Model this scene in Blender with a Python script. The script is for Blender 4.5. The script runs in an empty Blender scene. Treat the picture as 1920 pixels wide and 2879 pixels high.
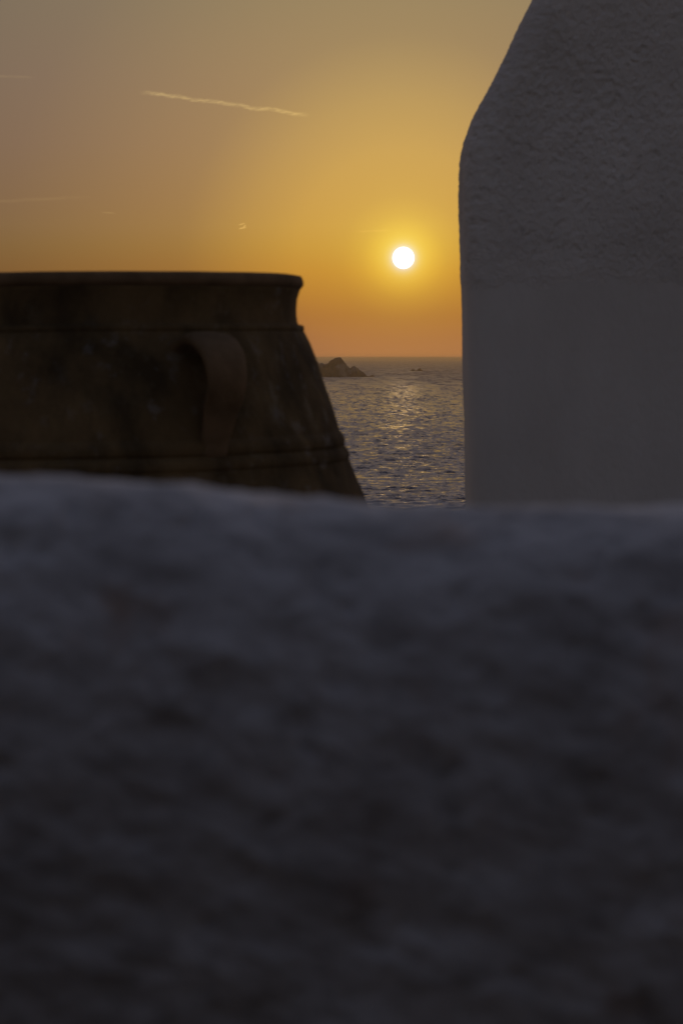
import bpy, bmesh, math, random
import numpy as np
from mathutils import Vector, Matrix

random.seed(4)
SC = bpy.context.scene
COL = SC.collection
R = math.radians

# ------------------------------------------------------------------ camera
EYE = 30.0                      # metres above the sea
FPX = 6800.0                    # focal length in pixels of the 1920 px wide photograph
HORIZON = 1005.2          # row of a level ray (the sea's far edge dips a little below it)
PITCH = math.atan((1439.5 - HORIZON) / FPX)
cam_d = bpy.data.cameras.new("camera")
cam = bpy.data.objects.new("camera", cam_d)
COL.objects.link(cam)
cam.location = (0, 0, EYE)
cam.rotation_euler = (R(90) - PITCH, 0, 0)
cam_d.sensor_fit = 'HORIZONTAL'
cam_d.sensor_width = 24.0
cam_d.lens = 85.0
cam_d.clip_start = 0.05
cam_d.clip_end = 300000
cam_d.dof.use_dof = True
cam_d.dof.focus_distance = 400.0
cam_d.dof.aperture_fstop = 13.0
SC.camera = cam

def ray(xs, ys):
    """world direction of a point of the photograph, scaled so that y = 1"""
    u = (xs - 960) / FPX
    v = (1439.5 - ys) / FPX
    c, s = math.cos(PITCH), math.sin(PITCH)
    x, y, z = u, c + v * s, -s + v * c
    return Vector((x / y, 1.0, z / y))

# ------------------------------------------------------------------ world
SUN = ray(1134, 724).normalized()
SUN_EL = math.asin(SUN.z)
SUN_AZ = math.atan2(SUN.x, SUN.y)
W = bpy.data.worlds.new("World")
SC.world = W
W.use_nodes = True
nt = W.node_tree
nt.nodes.clear()

class NT:
    """small helper for building node trees"""
    def __init__(s, tree):
        s.t = tree
    def n(s, kind, **kw):
        o = s.t.nodes.new(kind)
        for k, v in kw.items():
            setattr(o, k, v)
        return o
    def put(s, sock, v):
        if isinstance(v, (int, float, tuple, list)):
            sock.default_value = v
        else:
            s.t.links.new(v, sock)
    def m(s, op, a, b=0.0, c=0.0, clamp=False):
        o = s.n('ShaderNodeMath', operation=op)
        o.use_clamp = clamp
        for i, v in enumerate((a, b, c)):
            s.put(o.inputs[i], v)
        return o.outputs[0]
    def vm(s, op, a, b=(0, 0, 0), scale=None, out=0):
        o = s.n('ShaderNodeVectorMath', operation=op)
        s.put(o.inputs[0], a)
        s.put(o.inputs[1], b)
        if scale is not None:
            s.put(o.inputs[3], scale)
        return o.outputs[out]
    def mapr(s, v, a, b, c=0.0, d=1.0, smooth=False):
        o = s.n('ShaderNodeMapRange')
        if smooth:
            o.interpolation_type = 'SMOOTHSTEP'
        for i, q in enumerate((v, a, b, c, d)):
            s.put(o.inputs[i], q)
        return o.outputs[0]
    def ramp(s, v, pts, interp='LINEAR'):
        o = s.n('ShaderNodeValToRGB')
        cr = o.color_ramp
        cr.interpolation = interp
        while len(cr.elements) > 1:
            cr.elements.remove(cr.elements[-1])
        for i, (p, c) in enumerate(pts):
            if not isinstance(c, (tuple, list)):
                c = (c, c, c)
            e = cr.elements[0] if i == 0 else cr.elements.new(min(max(p, 0.0), 1.0))
            e.position = min(max(p, 0.0), 1.0)
            e.color = (*c, 1)
        s.put(o.inputs[0], v)
        return o.outputs[0]
    def noise(s, vec, scale, detail=3.0, rough=0.5, dist=0.0, out='Fac'):
        o = s.n('ShaderNodeTexNoise')
        s.put(o.inputs['Vector'], vec)
        o.inputs['Scale'].default_value = scale
        o.inputs['Detail'].default_value = detail
        o.inputs['Roughness'].default_value = rough
        o.inputs['Distortion'].default_value = dist
        return o.outputs[out]
    def mix(s, f, a, b, blend='MIX'):
        o = s.n('ShaderNodeMix', data_type='RGBA', blend_type=blend)
        s.put(o.inputs[0], f)
        for k, v in ((6, a), (7, b)):
            if isinstance(v, tuple) and len(v) == 3:
                v = (*v, 1)
            s.put(o.inputs[k], v)
        return o.outputs[2]
    def mapping(s, vec, scale=(1, 1, 1), rot=(0, 0, 0), loc=(0, 0, 0)):
        o = s.n('ShaderNodeMapping')
        s.put(o.inputs[0], vec)
        o.inputs['Location'].default_value = loc
        o.inputs['Rotation'].default_value = rot
        o.inputs['Scale'].default_value = scale
        return o.outputs[0]

w = NT(nt)
tc = w.n('ShaderNodeTexCoord').outputs['Generated']
d = w.vm('NORMALIZE', tc)
sep = w.n('ShaderNodeSeparateXYZ')
w.put(sep.inputs[0], d)
elev = w.m('MULTIPLY', w.m('ARCSINE', sep.outputs[2]), 57.2958)
theta = w.m('MULTIPLY', w.vm('DISTANCE', d, tuple(SUN), out=1), 57.2958)      # degrees from the sun
tt = w.m('SQRT', w.m('DIVIDE', theta, 115.0))
def T(a):
    return math.sqrt(a / 115.0)
fR = w.ramp(tt, [(T(a), v) for a, v in (
    (0.0, .95), (0.4, .93), (0.6, .87), (0.8, .80), (1.0, .735), (1.5, .655), (2.5, .61), (3.7, .505),
    (5.2, .365), (6.6, .32), (9.3, .240), (11.8, .205), (16, .30), (25, .345), (45, .26), (90, .06))])
E1 = 40.0
low = w.ramp(w.m('DIVIDE', elev, E1), [(a / E1, c) for a, c in (
    (0.0, (.74, .425, .064)), (0.4, (.70, .42, .054)), (1.0, (.72, .42, .038)), (1.5, (.82, .445, .034)),
    (2.0, (.92, .475, .036)), (2.6, (.97, .535, .050)), (3.1, (1.0, .560, .066)), (3.7, (1.0, .572, .078)),
    (5.0, (1.0, .607, .099)), (6.5, (1.0, .65, .113)), (8.5, (1.0, .715, .122)), (12.0, (1.0, .735, .180)),
    (20.0, (.95, .77, .29)), (40.0, (.90, .86, .31)))])
ls = w.n('ShaderNodeSeparateColor')
w.put(ls.inputs[0], low)
r_ = w.m('MULTIPLY', fR, ls.outputs[0])
g_ = w.m('MULTIPLY', r_, ls.outputs[1])
b_ = w.m('MULTIPLY', ls.outputs[2], w.mapr(theta, 4.0, 12.0, 1.02, .87))
g_ = w.m('MULTIPLY', g_, w.mapr(theta, 6.0, 12.0, 1.0, 1.075))
glow = w.m('EXPONENT', w.m('MULTIPLY', theta, -1 / 0.45))
tight = w.m('EXPONENT', w.m('MULTIPLY', w.m('MAXIMUM', w.m('SUBTRACT', theta, 0.265), 0.0), -1 / 0.075))
r_ = w.m('ADD', r_, w.m('MULTIPLY', glow, 0.10))
g_ = w.m('ADD', g_, w.m('ADD', w.m('MULTIPLY', glow, 0.40), w.m('MULTIPLY', tight, 0.10)))
b_ = w.m('ADD', b_, w.m('ADD', w.m('MULTIPLY', glow, 0.06), w.m('MULTIPLY', tight, 0.42)))
cc = w.n('ShaderNodeCombineColor')
for i, v in enumerate((r_, g_, b_)):
    w.put(cc.inputs[i], v)
sky = w.n('ShaderNodeTexSky')
sky.sky_type = 'NISHITA'
sky.sun_disc = False
sky.sun_elevation = SUN_EL
sky.sun_rotation = SUN_AZ
sky.air_density = 1.3
sky.dust_density = 2.0
sky.ozone_density = 2.2
SKY_K = 0.225
dome = w.vm('MULTIPLY', sky.outputs[0], (SKY_K * 1.26, SKY_K * .835, SKY_K * .755))
far = w.mapr(theta, 16.0, 55.0, smooth=True)
# the dome is boosted and blued overhead, adding light on the parapet's top
up = w.mapr(elev, 25.0, 85.0, smooth=True)
dome = w.vm('MULTIPLY', dome, w.mix(up, (.88, .88, .88), (1.72, 1.67, 1.86)))
body = w.mix(far, cc.outputs[0], dome)
# high thin ice clouds, part of the sky: (u, v) is the direction measured on the sky ahead of the terrace
yy = w.m('MAXIMUM', sep.outputs[1], .05)
U = w.m('DIVIDE', sep.outputs[0], yy)
Vv = w.m('DIVIDE', sep.outputs[2], yy)
def streak(a, b, width, strength, seed, nx, flat, thr, taper=.8, wob=.9):
    A, B = ray(*a), ray(*b)
    mx, mz = (A.x + B.x) / 2, (A.z + B.z) / 2
    dx, dz = B.x - A.x, B.z - A.z
    L_ = math.hypot(dx, dz)
    dx, dz = dx / L_, dz / L_
    uu, vv = w.m('SUBTRACT', U, mx), w.m('SUBTRACT', Vv, mz)
    s_ = w.m('MULTIPLY', w.m('ADD', w.m('MULTIPLY', uu, dx), w.m('MULTIPLY', vv, dz)), 2 / L_)
    q_ = w.m('MULTIPLY', w.m('ADD', w.m('MULTIPLY', uu, -dz), w.m('MULTIPLY', vv, dx)), FPX / width * 2)
    cv = w.n('ShaderNodeCombineXYZ')
    w.put(cv.inputs[0], w.m('MULTIPLY', s_, nx * .5))
    cv.inputs[1].default_value = seed
    q2 = w.m('ADD', q_, w.m('MULTIPLY', w.m('SUBTRACT', w.noise(cv.outputs[0], 1.0, 3, .6), .5), wob * 2))
    c2 = w.n('ShaderNodeCombineXYZ')
    w.put(c2.inputs[0], w.m('MULTIPLY', s_, nx))
    w.put(c2.inputs[1], w.m('ADD', w.m('MULTIPLY', q2, 2.0), w.m('MULTIPLY', s_, flat)))
    c2.inputs[2].default_value = seed
    nz_ = w.noise(c2.outputs[0], 1.0, 6, .72, .4)
    core = w.mapr(w.m('ABSOLUTE', q2), .05, .95, 1, 0, smooth=True)
    ends = w.mapr(w.m('ABSOLUTE', s_), taper, 1.0, 1, 0, smooth=True)
    front = w.m('GREATER_THAN', sep.outputs[1], .2)
    f_ = w.m('MULTIPLY', w.m('MULTIPLY', core, ends), w.mapr(nz_, thr - .14, thr + .16))
    return w.m('MULTIPLY', w.m('MULTIPLY', f_, front), strength)
veil = streak((386, 255), (880, 324), 18, .66, 3.1, 9, -13, .47, .78, 1.0)
for st in (((-60, 210), (116, 217), 13, .13, 7.3, 3, 2, .45, .3, .5), ((-80, 568), (280, 551), 15, .10, 9.1, 3, 1, .42, .4, .5),
           ((280, 596), (330, 598), 7, .25, 12.7, 2, 1, .45, .3, .3), ((669, 632), (691, 626), 6, .55, 15.2, 1.5, .5, .35, .3, .3),
           ((669, 643), (695, 637), 6, .75, 17.9, 1.5, .5, .35, .3, .3), ((683, 638), (692, 631), 6, .7, 21.3, 1, .5, .35, .3, .3),
           ((990, 650), (1110, 646), 9, .25, 25.0, 3, 1, .5, .4, .5)):
    veil = w.m('MAXIMUM', veil, streak(*st))
lit = w.vm('ADD', w.vm('MULTIPLY', body, (1.12, 1.16, .95)), (.28, .20, .085))
body = w.mix(veil, body, lit)
disc = w.mapr(theta, 0.243, 0.262, 1.0, 0.0)
final = w.mix(disc, body, (3.2, 2.9, 2.6))
bg = w.n('ShaderNodeBackground')
w.put(bg.inputs[0], final)
bg.inputs[1].default_value = 1.0
wo = w.n('ShaderNodeOutputWorld')
w.put(wo.inputs[0], bg.outputs[0])

# ------------------------------------------------------------------ sun lamp
sl = bpy.data.lights.new("sun_lamp", 'SUN')
sl.energy = 0.0012
sl.color = (1.0, 0.60, 0.26)
sl.angle = R(0.53)
so = bpy.data.objects.new("sun_lamp", sl)
so.rotation_euler = (-SUN).to_track_quat('-Z', 'Y').to_euler()
COL.objects.link(so)

SC.view_settings.view_transform = 'Standard'
SC.view_settings.look = 'None'
SC.view_settings.exposure = 0
SC.view_settings.gamma = 1
SC.render.engine = 'CYCLES'
SC.cycles.use_denoising = True
SC.cycles.max_bounces = 6
SC.cycles.volume_bounces = 3
SC.cycles.sample_clamp_indirect = 4.0

# ------------------------------------------------------------------ helpers
def tag(o, label=None, cat=None, group=None, kind=None):
    for k, v in (('label', label), ('category', cat), ('group', group), ('kind', kind)):
        if v:
            o[k] = v
    return o

def empty(name, loc, rz=0):
    o = bpy.data.objects.new(name, None)
    o.empty_display_size = 0.2
    COL.objects.link(o)
    o.location = loc
    o.rotation_euler = (0, 0, rz)
    return o

def mesh_obj(name, V, F, mat, parent=None, smooth=True):
    """V: (n,3) world points; F: (m,4) quads. Linked as ONE mesh, its origin at its base"""
    V = np.asarray(V, dtype=np.float64)
    F = np.asarray(F, dtype=np.int32)
    base = np.array([(V[:, 0].min() + V[:, 0].max()) / 2, (V[:, 1].min() + V[:, 1].max()) / 2, V[:, 2].min()])
    if parent is not None:
        base = np.array(parent.location)
    me = bpy.data.meshes.new(name)
    k = F.shape[1]
    me.vertices.add(len(V))
    me.vertices.foreach_set('co', (V - base).astype(np.float32).ravel())
    me.loops.add(F.size)
    me.loops.foreach_set('vertex_index', F.ravel())
    me.polygons.add(len(F))
    me.polygons.foreach_set('loop_start', np.arange(0, F.size, k, dtype=np.int32))
    me.polygons.foreach_set('loop_total', np.full(len(F), k, dtype=np.int32))
    me.polygons.foreach_set('use_smooth', np.full(len(F), smooth))
    me.update(calc_edges=True)
    me.validate()
    me.materials.append(mat)
    o = bpy.data.objects.new(name, me)
    COL.objects.link(o)
    if parent is not None:
        o.parent = parent
    else:
        o.location = base
    return o

def grid_faces(nr, nc, wrap=False):
    r = np.arange(nr - 1)[:, None]
    c = np.arange(nc if wrap else nc - 1)[None, :]
    c2 = (c + 1) % nc
    a = r * nc + c
    b = r * nc + c2
    return np.stack([a, b, b + nc, a + nc], -1).reshape(-1, 4)

_rng = np.random.RandomState(11)
_P = _rng.permutation(256)
_P = np.concatenate([_P, _P, _P])
_G = _rng.normal(size=(256, 3))
_G /= np.linalg.norm(_G, axis=1)[:, None]
def perlin(p):
    """gradient noise in about -1..1 at points p (n,3)"""
    p = np.asarray(p, dtype=np.float64)
    i = np.floor(p).astype(np.int64)
    f = p - i
    i &= 255
    u = f * f * f * (f * (f * 6 - 15) + 10)
    out = 0
    for dx in (0, 1):
        wx = u[:, 0] if dx else 1 - u[:, 0]
        for dy in (0, 1):
            wy = u[:, 1] if dy else 1 - u[:, 1]
            for dz in (0, 1):
                wz = u[:, 2] if dz else 1 - u[:, 2]
                h = _P[_P[_P[i[:, 0] + dx] + i[:, 1] + dy] + i[:, 2] + dz]
                g = _G[h]
                out = out + wx * wy * wz * (g[:, 0] * (f[:, 0] - dx) + g[:, 1] * (f[:, 1] - dy) + g[:, 2] * (f[:, 2] - dz))
    return out * 1.6
def fbm(p, octaves=4, gain=0.5, lac=2.03, ridged=False):
    a, s, t = 1.0, 0.0, 0.0
    q = np.asarray(p, dtype=np.float64).copy()
    for _ in range(octaves):
        v = perlin(q)
        if ridged:
            v = 1 - 2 * np.abs(v)
        s = s + a * v
        t += a
        a *= gain
        q = q * lac + 17.3
    return s / t
def normals(V, nr, nc, wrap=False):
    g = V.reshape(nr, nc, 3)
    if wrap:
        dc = np.roll(g, -1, 1) - np.roll(g, 1, 1)
    else:
        dc = np.gradient(g, axis=1)
    dr = np.gradient(g, axis=0)
    n = np.cross(dc, dr)
    n /= np.linalg.norm(n, axis=2)[:, :, None] + 1e-12
    return n.reshape(-1, 3)

def material(name):
    m = bpy.data.materials.new(name)
    m.use_nodes = True
    t = m.node_tree
    t.nodes.clear()
    return m, NT(t)
def surface(t, color, rough, normal=None, spec=0.3, **kw):
    b = t.n('ShaderNodeBsdfPrincipled')
    if isinstance(color, tuple) and len(color) == 3:
        color = (*color, 1)
    t.put(b.inputs['Base Color'], color)
    t.put(b.inputs['Roughness'], rough)
    b.inputs['Specular IOR Level'].default_value = spec
    if normal is not None:
        t.put(b.inputs['Normal'], normal)
    for k, v in kw.items():
        t.put(b.inputs[k.replace('_', ' ')], v)
    o = t.n('ShaderNodeOutputMaterial')
    t.put(o.inputs[0], b.outputs[0])
    return b
def bump(t, h, strength=0.5, dist=0.01):
    b = t.n('ShaderNodeBump')
    b.inputs['Strength'].default_value = strength
    b.inputs['Distance'].default_value = dist
    t.put(b.inputs['Height'], h)
    return b.outputs[0]
def pos(t):
    return t.n('ShaderNodeNewGeometry').outputs['Position']

# ------------------------------------------------------------------ materials
# whitewash of the near parapet: lumpy lime coats with a few rusty stains
M_WASH, t = material('whitewash')
p = pos(t)
a = t.noise(p, 55, 5, .6)
b2 = t.noise(p, 14, 4, .55)
c = t.mix(t.mapr(b2, .32, .66), (.56, .535, .51), (.83, .812, .79))
c = t.mix(t.m('MULTIPLY', t.mapr(a, .50, .72), .55), c, (.30, .28, .255))
st = t.mapr(t.noise(t.mapping(p, (1, 1, .55)), 17, 3, .6, .4), .60, .74)
c = t.mix(t.m('MULTIPLY', st, .55), c, (.42, .24, .12))
surface(t, c, .9, bump(t, t.noise(p, 260, 4, .6), .5, .002), .15)

M_PLASTER, t = material('rough_plaster')
p = pos(t)
c = t.mix(t.mapr(t.noise(p, 3.5, 5, .6), .3, .7), (.53, .50, .48), (.67, .64, .625))
pit = t.mapr(t.noise(p, 34, 3, .55), .60, .74)
c = t.mix(t.m('MULTIPLY', pit, .5), c, (.36, .33, .31))
surface(t, c, .92, bump(t, t.noise(p, 95, 5, .65), .7, .006), .15)

M_SMOOTH, t = material('smooth_plaster')
p = pos(t)
c = t.mix(t.mapr(t.noise(t.mapping(p, (1, 1, .35)), 2.6, 5, .6), .3, .7), (.52, .493, .475), (.635, .61, .595))
surface(t, c, .9, bump(t, t.noise(p, 160, 4, .6), .25, .002), .15)

M_CLAY, t = material('weathered_clay')
p = pos(t)
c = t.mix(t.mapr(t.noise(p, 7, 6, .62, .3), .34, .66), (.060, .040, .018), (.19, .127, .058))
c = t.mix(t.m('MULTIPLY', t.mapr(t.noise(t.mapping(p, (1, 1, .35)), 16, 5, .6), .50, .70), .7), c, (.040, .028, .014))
lich = t.mapr(t.noise(p, 30, 4, .6), .57, .72)
lich = t.m('MULTIPLY', lich, t.mapr(t.noise(p, 5.5, 2, .5), .44, .56))
c = t.mix(t.m('MULTIPLY', lich, .26), c, (.36, .37, .38))
li2 = t.m('MULTIPLY', t.mapr(t.noise(p, 21, 5, .6), .56, .70), t.mapr(t.noise(t.mapping(p, (1, 1, 1), (0, 0, 0), (4, 2, 1)), 3.5, 2, .5), .45, .6))
c = t.mix(t.m('MULTIPLY', li2, .45), c, (.30, .26, .19))
rst = t.mapr(t.noise(t.mapping(p, (1, 1, .6), (0, 0, 0), (9, 3, 5)), 4.5, 4, .6), .52, .66)
c = t.mix(t.m('MULTIPLY', rst, .5), c, (.165, .105, .046))
surface(t, c, .88, bump(t, t.noise(p, 120, 5, .65), .6, .003), .2)

M_CLAY2, t = material('dusty_lit_clay')  # paler clay: dusty tone on the rim, painted-in light on the handle
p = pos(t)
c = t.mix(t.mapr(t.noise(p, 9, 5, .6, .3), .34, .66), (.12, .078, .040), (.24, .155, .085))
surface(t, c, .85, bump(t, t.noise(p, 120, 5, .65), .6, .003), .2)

M_ROCK, t = material('sea_rock')
p = pos(t)
c = t.mix(t.mapr(t.noise(p, .09, 6, .65), .35, .65), (.065, .040, .024), (.15, .10, .065))
pale = t.mapr(t.noise(p, .035, 3, .5), .56, .64)
c = t.mix(t.m('MULTIPLY', pale, .6), c, (.26, .25, .24))
surface(t, c, .95, bump(t, t.noise(p, .5, 5, .7), .8, 1.0), .1)

M_PALE, t = material('pale_wet_rock')
p = pos(t)
c = t.mix(t.mapr(t.noise(p, 1.5, 4, .6), .4, .6), (.30, .32, .37), (.6, .64, .72))
surface(t, c, .6, bump(t, t.noise(p, 5, 4, .6), .5, .1), .3)

M_SOIL, t = material('stony_soil')
p = pos(t)
c = t.mix(t.mapr(t.noise(p, 1.7, 6, .6), .35, .65), (.07, .055, .04), (.19, .155, .115))
surface(t, c, .95, bump(t, t.noise(p, 9, 6, .65), .7, .08), .15)

M_FLOOR, t = material('flagstones')
p = pos(t)
vo = t.n('ShaderNodeTexVoronoi', feature='DISTANCE_TO_EDGE')
t.put(vo.inputs['Vector'], t.mapping(p, (1, 1, 0)))
vo.inputs['Scale'].default_value = 2.1
c = t.mix(t.mapr(t.noise(p, 4, 5, .6), .3, .7), (.13, .125, .12), (.24, .23, .215))
c = t.mix(t.mapr(vo.outputs['Distance'], .03, .05), (.6, .59, .57), c)
surface(t, c, .85, bump(t, t.noise(p, 30, 5, .6), .4, .01), .25)

# sea: dark water whose surface facets carry the small ripples the mesh is too coarse for
M_SEA, t = material('sea_water')
p = pos(t)
sp_ = t.n('ShaderNodeSeparateXYZ')
t.put(sp_.inputs[0], p)
flat = t.mapping(p, (1, 1, 0))
dist = t.vm('LENGTH', flat, out=1)
sub = t.vm('SUBTRACT', t.noise(t.mapping(flat, (.5, 1.3, 0), (0, 0, R(4))), 2.2, 4, .65, out='Color'), (.5, .5, .5))
sub2 = t.vm('SUBTRACT', t.noise(t.mapping(flat, (1.0, .20, 0), (0, 0, R(-2))), .30, 5, .65, out='Color'), (.5, .5, .5))
sub3 = t.vm('SUBTRACT', t.noise(t.mapping(flat, (1.0, .10, 0), (0, 0, R(1))), .065, 4, .65, out='Color'), (.5, .5, .5))
k2 = t.mapr(dist, 500, 1600, .8, 1.7)
k3 = t.mapr(dist, 1200, 4000, .2, 1.9)
v = t.vm('SCALE', sub, scale=.62)
v = t.vm('ADD', v, t.vm('SCALE', sub2, scale=k2))
v = t.vm('ADD', v, t.vm('SCALE', sub3, scale=k3))
v = t.vm('MULTIPLY', v, (1.5, 1.5, 0))
v = t.vm('ADD', v, t.n('ShaderNodeNewGeometry').outputs['Normal'])
# far off only the faces tilted towards the land can be seen past the crests
bias = t.n('ShaderNodeCombineXYZ')
t.put(bias.inputs[1], t.mapr(dist, 500, 5000, -.02, -.10))
v = t.vm('NORMALIZE', t.vm('ADD', v, bias.outputs[0]))
surface(t, (.036, .046, .078), t.mapr(dist, 600, 4200, .15, .36), v, .5, IOR=1.38)

# ------------------------------------------------------------------ sea
def build_sea():
    f = 2415.0
    rows = [25, 45, 70, 100, 140, 180, 220, 260]
    dcur = 290.0
    while dcur < 60000:
        rows.append(dcur)
        dcur += max(0.5, 0.15 * dcur * dcur / (EYE * f))
    rows.append(61500.0)
    rows = np.array(rows)
    az = np.concatenate([np.linspace(-180, -14, 40)[:-1], np.linspace(-14, -4.5, 90)[:-1],
                         np.linspace(-4.5, 5.5, 760)[:-1], np.linspace(5.5, 14, 90)[:-1], np.linspace(14, 180, 40)[:-1]])
    A, D = np.meshgrid(np.radians(az), rows)
    X = (np.sin(A) * D).ravel()
    Y = (np.cos(A) * D).ravel()
    Dr = D.ravel()
    Z = np.zeros_like(X)
    rs = np.random.RandomState(5)
    N = 96
    for i in range(N):
        L = 1.4 * (15 / 1.4) ** (rs.rand())
        k = 2 * math.pi / L
        th = R(-90 + rs.normal() * 22 + 8)      # running towards the land, slightly crossed
        slope = 0.027 * (0.55 + 0.9 * rs.rand()) * min(1.0, (7 / L) ** .7)
        ph = rs.rand() * 6.28
        fade = np.clip((L * 14 * EYE / 0.9) / (Dr * Dr / (EYE * f) * 60 + 1e-6) * .5, 0, 1)
        arg = k * (X * math.cos(th) + Y * math.sin(th)) + ph
        s = np.sin(arg)
        Z += slope / k * (s + .25 * np.cos(2 * arg)) * np.maximum(fade, .15)
    grp = 1 + .45 * perlin(np.stack([X / 70, Y / 90, X * 0], -1))
    Z *= grp
    Z *= np.clip((Dr - 20) / 80, 0, 1)
    V = np.stack([X, Y, Z], -1)
    F = grid_faces(len(rows), len(az), wrap=True)[:, ::-1]
    o = mesh_obj('sea', V, F, M_SEA)
    tag(o, kind='structure')
build_sea()

# ------------------------------------------------------------------ headland under the terrace
GROUND = EYE - 1.25
def build_ground():
    n = 160
    xs = np.sinh(np.linspace(-3.2, 3.2, n)) / math.sinh(3.2) * 160
    ys = np.concatenate([np.linspace(-140, -6, 40)[:-1], np.linspace(-6, 30, 80)[:-1], np.linspace(30, 110, 60)])
    X, Y = np.meshgrid(xs, ys)
    X, Y = X.ravel(), Y.ravel()
    dd = np.maximum(0, np.maximum(Y - 9.5, (np.abs(X) - 40) * .5))
    s = np.clip(dd / 62, 0, 1)
    Z = GROUND - .12 - (GROUND + 4) * (s ** .8)
    p3 = np.stack([X / 6, Y / 6, X * 0], -1)
    Z += fbm(p3, 5) * np.clip(dd / 8, 0, 1) * 1.2
    o = mesh_obj('hillside', np.stack([X, Y, Z], -1), grid_faces(len(ys), n), M_SOIL)
    tag(o, kind='structure')
build_ground()

def build_terrace():
    xs = np.linspace(-7, 7, 57)
    ys = np.linspace(-6, 9.2, 62)
    X, Y = np.meshgrid(xs, ys)
    X, Y = X.ravel(), Y.ravel()
    Z = GROUND + .006 * fbm(np.stack([X * 1.3, Y * 1.3, X * 0], -1), 3)
    top = np.stack([X, Y, Z], -1)
    o = mesh_obj('terrace_floor', top, grid_faces(62, 57), M_FLOOR)
    m = o.modifiers.new('thickness', 'SOLIDIFY')
    m.thickness = .10
    m.offset = -1
    tag(o, kind='structure')
build_terrace()

# ------------------------------------------------------------------ near parapet wall
def build_parapet():
    ypl = 1.02
    ctrl = [(-3.0, -.02), (-1.0, -.030), (-.40, -.044)]
    for xs, ys in ((0, 1341), (230, 1345), (450, 1357), (700, 1384), (1000, 1416), (1250, 1431), (1500, 1431), (1920, 1431)):
        r = ray(xs, ys) * ypl
        ctrl.append((r.x, r.z))
    ctrl += [(.40, -.075), (1.0, -.08), (3.0, -.07)]
    cx, cz = np.array(ctrl).T
    xs = np.concatenate([np.linspace(-2.6, -.30, 90)[:-1], np.linspace(-.30, .30, 420)[:-1], np.linspace(.30, 2.6, 90)])
    # section: behind base -> over the top -> front base
    sec = []
    for z in np.linspace(GROUND - EYE + .08, -.15, 14)[:-1]:
        sec.append((.47, z + .0))
    for a in np.linspace(0, 90, 60)[:-1]:
        sec.append((.23 + .24 * math.cos(R(a)), -.13 + .13 * math.sin(R(a)) ** 1.0))
    # front: the face steepens steadily on its way down, with no arris
    drops = np.concatenate([np.geomspace(.0006, .03, 60), np.linspace(.03, .26, 190)[1:], np.linspace(.26, EYE - GROUND - .08, 60)[1:]])
    yf, pd = .23, 0.0
    for dz in drops:
        tl = np.interp((dz + pd) / 2, [0, .002, .012, .030, .055, .09, .15, .25, .5, 1.2], [3, 20, 36, 50, 62, 71, 79, 85, 89, 89])
        yf -= (dz - pd) / math.tan(R(tl))
        pd = dz
        sec.append((yf, -dz))
    sec = np.array(sec)
    nr, nc = len(sec), len(xs)
    Xg = np.tile(xs, (nr, 1))
    Yg = np.tile(sec[:, :1], (1, nc)) + (ypl - .23)
    topz = np.interp(xs, cx, cz)
    # smooth the top line
    ker = np.hanning(41); ker /= ker.sum()
    tz = topz.copy()
    mid = slice(89, 89 + 420)
    pad = np.pad(topz, 20, mode='edge')
    sm = np.convolve(pad, ker, 'valid')
    tz[mid] = sm[mid]
    wgt = np.clip((sec[:, 1] + .9) / .7, 0, 1)
    Zg = EYE + np.tile(sec[:, 1:2], (1, nc)) + wgt[:, None] * tz[None, :]
    V = np.stack([Xg, Yg, Zg], -1).reshape(-1, 3)
    n = normals(V, nr, nc)
    if n[(nr // 2) * nc + nc // 2][2] < 0:
        n = -n
    q = V - np.array([0, 0, EYE])
    big = fbm(q * 9, 3) * .0036
    med = fbm(q * np.array([30, 30, 42]) + 5, 4, .6) * .0036
    pits = np.minimum(0, fbm(q * 46 + 9, 3) + .10) * .0065
    # slanting brush strokes of the lime coats
    cs, sn = math.cos(R(22)), math.sin(R(22))
    br = np.stack([(q[:, 0] * cs - q[:, 2] * sn) * 15, q[:, 1] * 15, (q[:, 0] * sn + q[:, 2] * cs) * 52], -1)
    strokes = fbm(br, 3, .55) * .0034
    low_ = .72 + .12 * np.clip((-.06 - q[:, 2]) / .12, 0, 1)
    V = V + n * (big + (med + pits + strokes) * low_)[:, None]
    F = grid_faces(nr, nc)[:, ::-1]
    o = mesh_obj('parapet_wall', V, F, M_WASH)
    # close the base so that it is a solid body
    tag(o, 'lumpy whitewashed parapet wall with a rounded top filling the near foreground', 'wall')
build_parapet()

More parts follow.
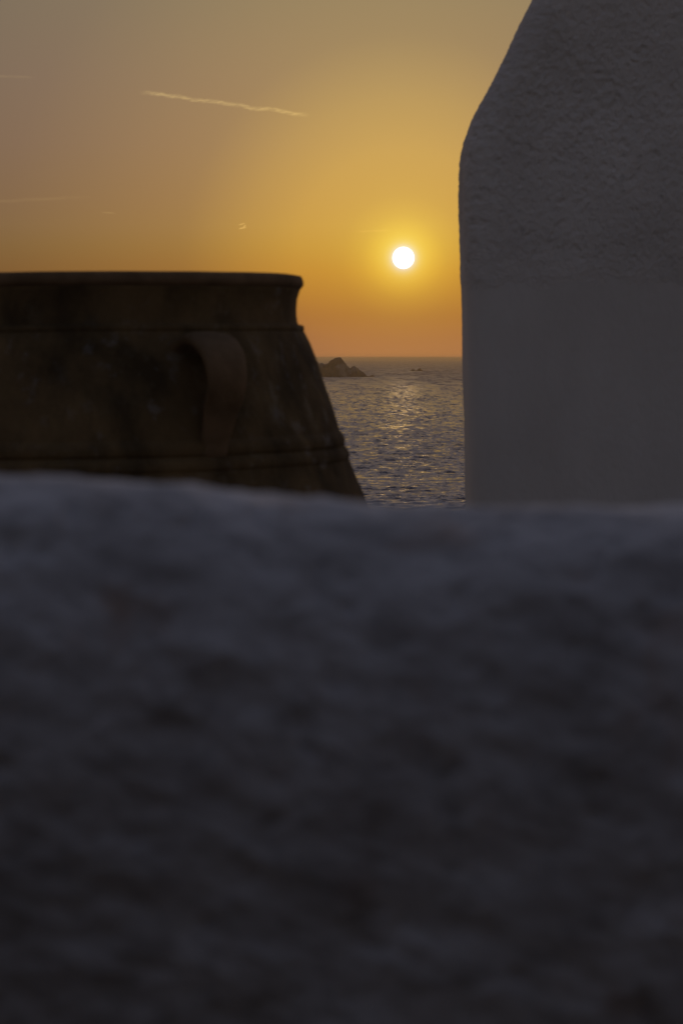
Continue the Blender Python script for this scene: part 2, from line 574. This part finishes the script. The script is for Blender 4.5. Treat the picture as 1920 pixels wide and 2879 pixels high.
# ------------------------------------------------------------------ unseen house added behind the camera to shade the parapet
def box(bm, x0, x1, y0, y1, z0, z1):
    r = bmesh.ops.create_cube(bm, size=1.0)
    for v_ in r['verts']:
        v_.co = ((v_.co.x + .5) * (x1 - x0) + x0, (v_.co.y + .5) * (y1 - y0) + y0, (v_.co.z + .5) * (z1 - z0) + z0)
def bm_obj(name, bm, mat, parent=None, bevel=.01):
    me = bpy.data.meshes.new(name)
    bmesh.ops.bevel(bm, geom=bm.edges[:], offset=bevel, segments=2, affect='EDGES')
    bm.to_mesh(me)
    bm.free()
    me.materials.append(mat)
    o = bpy.data.objects.new(name, me)
    COL.objects.link(o)
    o.parent = parent
    return o
def build_blocker_house():
    r_ = empty('blocker_house', (0, -2.6, GROUND + .01))
    m_, t = material('blocker_stone')
    p = pos(t)
    vo = t.n('ShaderNodeTexVoronoi')
    t.put(vo.inputs['Vector'], t.mapping(p, (3.2, 3.2, 5.5)))
    c = t.mix(t.m('MULTIPLY', vo.outputs['Distance'], 1.0, clamp=True), (.15, .13, .11), (.07, .06, .052))
    surface(t, c, .9, bump(t, vo.outputs['Distance'], .6, .03), .2)
    m2, t2 = material('blocker_door')
    surface(t2, (.03, .06, .10), .5, None, .4)
    bm = bmesh.new()
    box(bm, -3.4, -.9, -1.6, 1.6, 0, 3.1)
    box(bm, .1, 3.4, -1.6, 1.6, 0, 3.1)
    box(bm, -.9, .1, -1.6, 1.6, 2.15, 3.1)
    bm_obj('wall', bm, m_, r_)
    bm = bmesh.new()
    box(bm, -3.6, 3.6, -1.8, 2.1, 3.1, 3.3)
    bm_obj('blocker_roof', bm, m_, r_)
    bm = bmesh.new()
    box(bm, -.88, .08, 1.40, 1.45, 0.01, 2.13)
    dr = bm_obj('door', bm, m2, r_)
    bm = bmesh.new()
    box(bm, -.05, -.02, 1.45, 1.50, 1.0, 1.12)
    bm_obj('handle', bm, m2, dr, .004)
    tag(r_, 'unseen dark stone block with a blue door, added to keep sky light off the parapet', 'house')
build_blocker_house()

# ------------------------------------------------------------------ clay storage jar
JY = 4.5
def build_jar():
    ax = ray(213, HORIZON).x * JY
    dist = math.hypot(ax, JY)
    ac = math.atan2(ax, JY)
    def rz(xs, ys):
        r = ray(xs, ys)
        e = math.atan2(r.x, 1.0)
        return dist * math.sin(e - ac), EYE + r.z * (JY - .02)
    root = empty('storage_jar', (ax, JY, GROUND + .004))
    piv = np.array([ax + .42, JY, EYE])
    tilt = np.array(Matrix.Rotation(R(-.6), 3, 'Y') @ Matrix.Rotation(R(.2), 3, 'X'))
    def place(V):
        V = np.asarray(V)
        wgt = 1.0
        return (V - piv) @ tilt.T + piv
    def lathe(name, prof, mat, seg=300, amp=.002, closed=False, sc=1.0, sub=.012):
        pr = [np.array(q) for q in prof]
        if closed:
            pr = pr + [pr[0]]
        dense = []
        for a_, b_ in zip(pr[:-1], pr[1:]):
            k = max(1, int(np.linalg.norm(b_ - a_) / sub))
            for i in range(k):
                dense.append(a_ + (b_ - a_) * i / k)
        dense.append(pr[-1])
        dense = np.array(dense)
        ang = np.linspace(0, 2 * math.pi, seg, endpoint=False)
        X = ax + dense[:, :1] * np.sin(ang)[None, :]
        Y = JY - dense[:, :1] * np.cos(ang)[None, :]
        Z = np.tile(dense[:, 1:2], (1, seg))
        V = np.stack([X, Y, Z], -1).reshape(-1, 3)
        out = np.stack([np.tile(np.sin(ang), len(dense)), np.tile(-np.cos(ang), len(dense)), np.zeros(len(V))], -1)
        q = V - np.array([0, 0, EYE])
        h = fbm(q * 7 * sc, 3) * amp * 1.6 + fbm(q * 38 * sc, 3) * amp * .5
        V = V + out * h[:, None]
        V[:, 2] += fbm(q * 5 + 3, 2) * amp * .8
        F = grid_faces(len(dense), seg, wrap=True)
        return mesh_obj(name, place(V), F, mat, root)
    P = rz
    neck_top = P(848, 812)
    outer = [P(848, 808), P(843.5, 822), P(839.3, 836), P(836.8, 852), P(835.6, 868), P(835.8, 885), P(837.8, 902), P(841, 911),
             P(849, 922), P(857, 932), P(872.5, 964), P(887, 1003), P(904.4, 1055), P(930.4, 1133), P(950.6, 1203), P(961, 1240),
             P(972, 1275), P(978, 1295), P(994, 1336), P(1011, 1376), P(1030, 1425)]
    rl, zl = outer[-1]
    g = GROUND + .006
    for rr, zz in ((.595, EYE - .37), (.62, EYE - .47), (.628, EYE - .58), (.61, EYE - .70), (.56, EYE - .85), (.48, EYE - 1.0), (.40, EYE - 1.13), (.345, g + .03), (.33, g), (.0, g)):
        outer.append((rr, zz))
    inner = [(.0, g + .06), (.30, g + .07), (.44, EYE - 1.0), (.585, EYE - .58), (.55, EYE - .30), (.44, EYE - .06), (.385, EYE + .05), (.378, EYE + .10), (.385, P(848, 808)[1])]
    body = inner + outer
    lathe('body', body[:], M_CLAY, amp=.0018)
    a, b, c, dd = P(850.2, 775.5), P(856.2, 793), P(855.6, 801), P(847.5, 811)
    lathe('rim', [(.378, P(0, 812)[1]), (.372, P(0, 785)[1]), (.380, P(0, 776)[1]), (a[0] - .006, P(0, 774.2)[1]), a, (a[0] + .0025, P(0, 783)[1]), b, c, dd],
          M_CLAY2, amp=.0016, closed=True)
    n1 = [P(840, 911), P(851, 913), P(856, 916), P(857, 923), P(856.5, 929), P(850, 934)]
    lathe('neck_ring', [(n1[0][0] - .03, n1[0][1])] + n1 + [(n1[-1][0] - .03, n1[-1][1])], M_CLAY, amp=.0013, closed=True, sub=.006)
    s1 = [P(949, 1206), P(961, 1221), P(967, 1231), P(968, 1244), P(965, 1253)]
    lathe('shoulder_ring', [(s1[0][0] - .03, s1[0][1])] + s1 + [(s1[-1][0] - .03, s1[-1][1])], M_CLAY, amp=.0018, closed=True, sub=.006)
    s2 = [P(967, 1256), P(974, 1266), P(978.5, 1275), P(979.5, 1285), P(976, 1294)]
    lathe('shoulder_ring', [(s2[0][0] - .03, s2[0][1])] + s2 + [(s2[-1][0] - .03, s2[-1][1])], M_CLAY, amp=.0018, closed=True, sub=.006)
    # strap handle
    pr = np.array(outer[:26])
    def rb(z):
        o_ = np.argsort(pr[:, 1])
        return np.interp(z, pr[o_, 1], pr[o_, 0])
    phi = R(34.6)
    ctl = [(-.03, .010), (.008, .027), (.040, .034), (.066, .022), (.077, -.004), (.072, -.036), (.046, -.074), (.020, -.108), (.002, -.135), (-.008, -.155), (-.025, -.170)]
    ctl = [np.array((rb(EYE + z) + off if off > .03 else rb(EYE + z) + off, EYE + z)) for off, z in ctl]
    path = []
    nseg = len(ctl)
    for i in range(nseg - 1):
        p0, p1, p2, p3 = ctl[max(i - 1, 0)], ctl[i], ctl[i + 1], ctl[min(i + 2, nseg - 1)]
        for u in np.linspace(0, 1, 8, endpoint=False):
            path.append(.5 * ((2 * p1) + (-p0 + p2) * u + (2 * p0 - 5 * p1 + 4 * p2 - p3) * u * u + (-p0 + 3 * p1 - 3 * p2 + p3) * u ** 3))
    path.append(ctl[-1])
    path = np.array(path)
    tan = np.gradient(path, axis=0)
    tan /= np.linalg.norm(tan, axis=1)[:, None]
    nor = np.stack([-tan[:, 1], tan[:, 0]], -1)
    rad = np.array([math.sin(phi), -math.cos(phi), 0])
    tg = np.array([math.cos(phi), math.sin(phi), 0])
    V = []
    m = 32
    u = np.linspace(0, 1, len(path))
    half = np.interp(u, [0, .12, .3, .6, .85, 1], [.058, .048, .042, .035, .024, .032])
    thick = np.interp(u, [0, .12, .6, 1], [.020, .014, .012, .018])
    for i in range(len(path)):
        for j in range(m):
            a_ = 2 * math.pi * j / m
            ca, sa = math.cos(a_), math.sin(a_)
            e = .55
            sx = math.copysign(abs(ca) ** e, ca) * half[i]
            sy = math.copysign(abs(sa) ** e, sa) * thick[i] * (1 - .25 * abs(ca))
            q = path[i] + nor[i] * sy
            V.append(np.array([ax, JY, 0]) + rad * q[0] + tg * sx + np.array([0, 0, q[1]]))
    V = np.array(V)
    V += (np.stack([fbm((V - [0, 0, EYE]) * 16 + s_, 3) for s_ in (0, 31, 77)], -1)) * .003
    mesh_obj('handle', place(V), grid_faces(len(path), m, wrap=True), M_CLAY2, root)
    tag(root, 'large dark weathered clay storage jar with wide ringed mouth and strap handle', 'jar')
build_jar()

# ------------------------------------------------------------------ plastered wall with a sloping shoulder
BY = 7.0
def build_shoulder_wall():
    # left outline in photo pixels; the right side mirrors it about the wall's own middle
    pts = [(1306, 1480), (1304, 1415), (1302, 1300), (1300, 1180), (1297, 1050), (1295, 950), (1293.5, 850), (1291.5, 790), (1290, 700), (1288, 620), (1286.5, 540),
           (1287, 490), (1290, 450), (1298, 412), (1312, 370), (1327, 332), (1352, 285), (1384, 225), (1420, 155), (1458, 75), (1493, 8),
           (1530, -65), (1572, -150), (1620, -232), (1680, -315), (1760, -390), (1850, -440), (1950, -462)]
    YO = BY + .36      # the outline seen is that of the rounded far corner
    L = np.array([(ray(a, b).x * YO + .003, EYE + ray(a, b).z * YO) for a, b in pts])
    xm = ray(1960, 0).x * BY
    zb = GROUND - .02
    seam = EYE + ray(1300, 792).z * BY - .040
    Dp = .42
    root = empty('plastered_wall', (xm, BY + Dp / 2, zb))
    def part(name, z0, z1, nz, mat, amp, off, pit):
        zz = np.linspace(z0, z1, nz)
        xl = np.interp(zz, L[:, 1], L[:, 0], left=L[0, 0])
        if nz > 1:      # soften the polygonal outline
            k = 9
            ker = np.hanning(k + 2)[1:-1]; ker /= ker.sum()
            xl = np.convolve(np.pad(xl, k // 2, mode='edge'), ker, 'valid')
        rc = .085
        # half section from the middle of the front to the middle of the back
        fr = np.concatenate([np.linspace(1, 0, 330)[:-1]])
        rows = []
        for z, x in zip(zz, xl):
            r = min(rc, (xm - x) * .6)
            x1 = x + r
            fx = xm + (x1 - xm) * (1 - fr ** 1.0)
            front = np.stack([fx, np.full_like(fx, BY)], -1)
            ang = np.linspace(0, math.pi / 2, 22)
            c1 = np.stack([x1 - r * np.sin(ang), BY + r - r * np.cos(ang)], -1)
            side = np.stack([np.full(24, x), np.linspace(BY + r, BY + Dp - r, 26)[1:-1]], -1)
            c2 = np.stack([x1 - r * np.cos(ang), BY + Dp - r + r * np.sin(ang)], -1)
            back = np.stack([np.linspace(x1, xm, 20)[1:], np.full(19, BY + Dp)], -1)
            half = np.concatenate([front, c1, side, c2, back])
            mir = half[::-1][1:-1].copy()
            mir[:, 0] = 2 * xm - mir[:, 0]
            # thin the unseen right half out
            ring = np.concatenate([half, mir[::4]])
            rows.append(np.concatenate([ring, np.full((len(ring), 1), z)], -1))
        nr, nc = len(rows), len(rows[0])
        V = np.concatenate(rows)
        n = normals(V, nr, nc, wrap=True)
        if n[nc * (nr // 2)][1] > 0:
            n = -n
        q = V - np.array([0, 0, EYE])
        h = fbm(q * 2.2, 3) * .006
        fine = fbm(q * 44, 4, .66) * (.75 + .9 * np.clip(fbm(q * 1.7 + 2, 2) + .3, 0, 1))
        h = h + fine * amp + np.minimum(0, fbm(q * 30 + 40, 3) + .15) * pit
        lip = 0
        if off:
            # the coarse coat laps over the smooth one and dies out along an uneven edge
            base = fbm(q * 2.2, 3) * .006
            line = seam + .055 * fbm(np.stack([q[:, 0] * 8.0, q[:, 1] * 2.6, q[:, 2] * 0 + 5], -1), 4, .6)
            k_ = np.clip((V[:, 2] - line) / .05, 0, 1)
            h = base + (h - base) * np.clip((V[:, 2] - line) / .12, 0, 1)
            lip = -.005 + .007 * np.clip((V[:, 2] - line + .03) / .09, 0, 1)
        V = V + n * (h + lip)[:, None]
        F = grid_faces(nr, nc, wrap=True)
        V = np.concatenate([V])
        o = mesh_obj(name, V, F, mat, root)
        return o, n
    part('smooth_base', zb, seam + .06, 260, M_SMOOTH, .0011, 0.0, .0015)
    o, _ = part('rough_shoulder', seam - .07, L[-1, 1], 380, M_PLASTER, .0060, .002, .012)
    # cap
    me = o.data
    bm = bmesh.new()
    bm.from_mesh(me)
    zmax = max(v.co.z for v in bm.verts)
    be = [e for e in bm.edges if e.is_boundary and (e.verts[0].co.z + e.verts[1].co.z) / 2 > zmax - .12]
    bmesh.ops.holes_fill(bm, edges=be)
    bm.to_mesh(me)
    bm.free()
    tag(root, 'tall white plastered wall with sloping shoulder, rough above and smooth below a seam', 'wall')
build_shoulder_wall()

# ------------------------------------------------------------------ rocks in the sea
def sea_dist(ys):
    return -EYE / ray(960, ys).z
def rock(name, sil, ywater, depth, mat, nx=260, ny=90, rough=.22, nscale=.06, seed=0):
    """sil: outline (photo x, photo y) of the rock's top; a ridge-shaped height field follows it"""
    Dm = sea_dist(ywater)
    px = [(ray(a, 0).x * Dm) for a, b in sil]
    pz = [max(0.0, EYE + ray(a, b).z * Dm) for a, b in sil]
    xs = np.linspace(px[0], px[-1], nx)
    H = np.interp(xs, px, pz) * .955
    ys = np.linspace(-1, 1, ny)
    X, Yn = np.meshgrid(xs, ys)
    wob = fbm(np.stack([X.ravel() * nscale, X.ravel() * 0 + seed, X.ravel() * 0], -1), 3).reshape(X.shape)
    c = Yn - .25 * wob
    prof = np.clip(1 - np.abs(c) ** 1.5, 0, 1) ** .8
    Hm = np.tile(H, (ny, 1))
    dep = depth * (.35 + .65 * Hm / (H.max() + 1e-6))
    Y = Dm + depth + Yn * dep
    q = np.stack([X.ravel() * nscale, Y.ravel() * nscale, np.full(X.size, seed * 1.7)], -1)
    nz = fbm(q, 5, .6, ridged=True).reshape(X.shape)
    Z = Hm * prof * (1 + rough * nz * (1 - .75 * prof ** 6)) - H.max() * .015
    Z = np.minimum(Z, Hm * (1 + .05 * nz))
    edge = (np.abs(Yn) > .98)
    Z = np.where(edge, -H.max() * .25 - .5, Z)
    V = np.stack([X, Y, Z], -1).reshape(-1, 3)
    o = mesh_obj(name, V, grid_faces(ny, nx), mat, smooth=False)
    m = o.modifiers.new('thickness', 'SOLIDIFY')
    m.thickness = max(.3, H.max() * .05)
    m.offset = -1
    return o
def z2(x, y):
    return 900 + x / 9.8, 990 + y / 9.8
isl = [(640, 1059), (665, 1050), (700, 1030), (735, 1012), (765, 1000), (800, 992), (832, 996), (856, 1003), (875, 1008), (888, 1014), (897, 1022)] + \
      [z2(*q) for q in ((0, 300), (35, 280), (75, 305), (125, 322), (170, 300), (225, 285), (240, 245), (285, 212), (320, 190), (360, 178),
                        (390, 155), (450, 140), (500, 135), (528, 128), (575, 143), (605, 185), (650, 228), (700, 282), (725, 310), (740, 355), (770, 385),
                        (800, 410), (822, 432), (865, 422), (885, 392), (905, 380), (940, 368), (970, 380), (1005, 412), (1060, 430), (1100, 480),
                        (1150, 505), (1220, 550), (1260, 605), (1305, 645), (1380, 650), (1430, 630), (1480, 622), (1510, 650), (1530, 672))]
o = rock('rocky_islet', isl, 1059.5, 45, M_ROCK, 420, 120, .30, .05, 3)
tag(o, 'jagged brown rocky islet on the sea beside the jar, two peaks reaching the horizon', 'rock')
rf = [(1150, 1044), (1156, 1041.2), (1162, 1036.5), (1166, 1036.8), (1170, 1041), (1175, 1039.8), (1180, 1035.6), (1184, 1034.6), (1187, 1038.5), (1192, 1042), (1195, 1044)]
o = rock('low_reef', rf, 1042.5, 14, M_ROCK, 120, 40, .25, .12, 8)
tag(o, 'low dark reef far out to sea below the sun, just under the horizon', 'rock')
sm = [(1258, 1243.5), (1262, 1242), (1264, 1239.2), (1270, 1238.2), (1277, 1238), (1282, 1239.5), (1287, 1242), (1294, 1243.5)]
o = rock('awash_rock', sm, 1243.6, 1.6, M_PALE, 60, 30, .2, 1.2, 5)
tag(o, 'small pale bluish rock awash in the waves beside the plastered wall edge', 'rock')

# ------------------------------------------------------------------ haze
def build_haze():
    x0, x1, y0, y1, z0, z1 = -66000, 66000, -66000, 66000, -8.0, EYE + 4.5
    bm = bmesh.new()
    bmesh.ops.create_cube(bm, size=1.0)
    for v_ in bm.verts:
        v_.co = ((v_.co.x + .5) * (x1 - x0) + x0, (v_.co.y + .5) * (y1 - y0) + y0, (v_.co.z + .5) * (z1 - z0) + z0)
    me = bpy.data.meshes.new('haze')
    bm.to_mesh(me)
    bm.free()
    mt, t = material('sea_haze')
    vp = t.n('ShaderNodeVolumePrincipled')
    vp.inputs['Color'].default_value = (.99, .88, .70, 1)
    vp.inputs['Density'].default_value = 7.0e-5
    vp.inputs['Anisotropy'].default_value = .91
    out = t.n('ShaderNodeOutputMaterial')
    t.put(out.inputs['Volume'], vp.outputs[0])
    me.materials.append(mt)
    o = bpy.data.objects.new('haze', me)
    COL.objects.link(o)
    tag(o, kind='stuff')
build_haze()
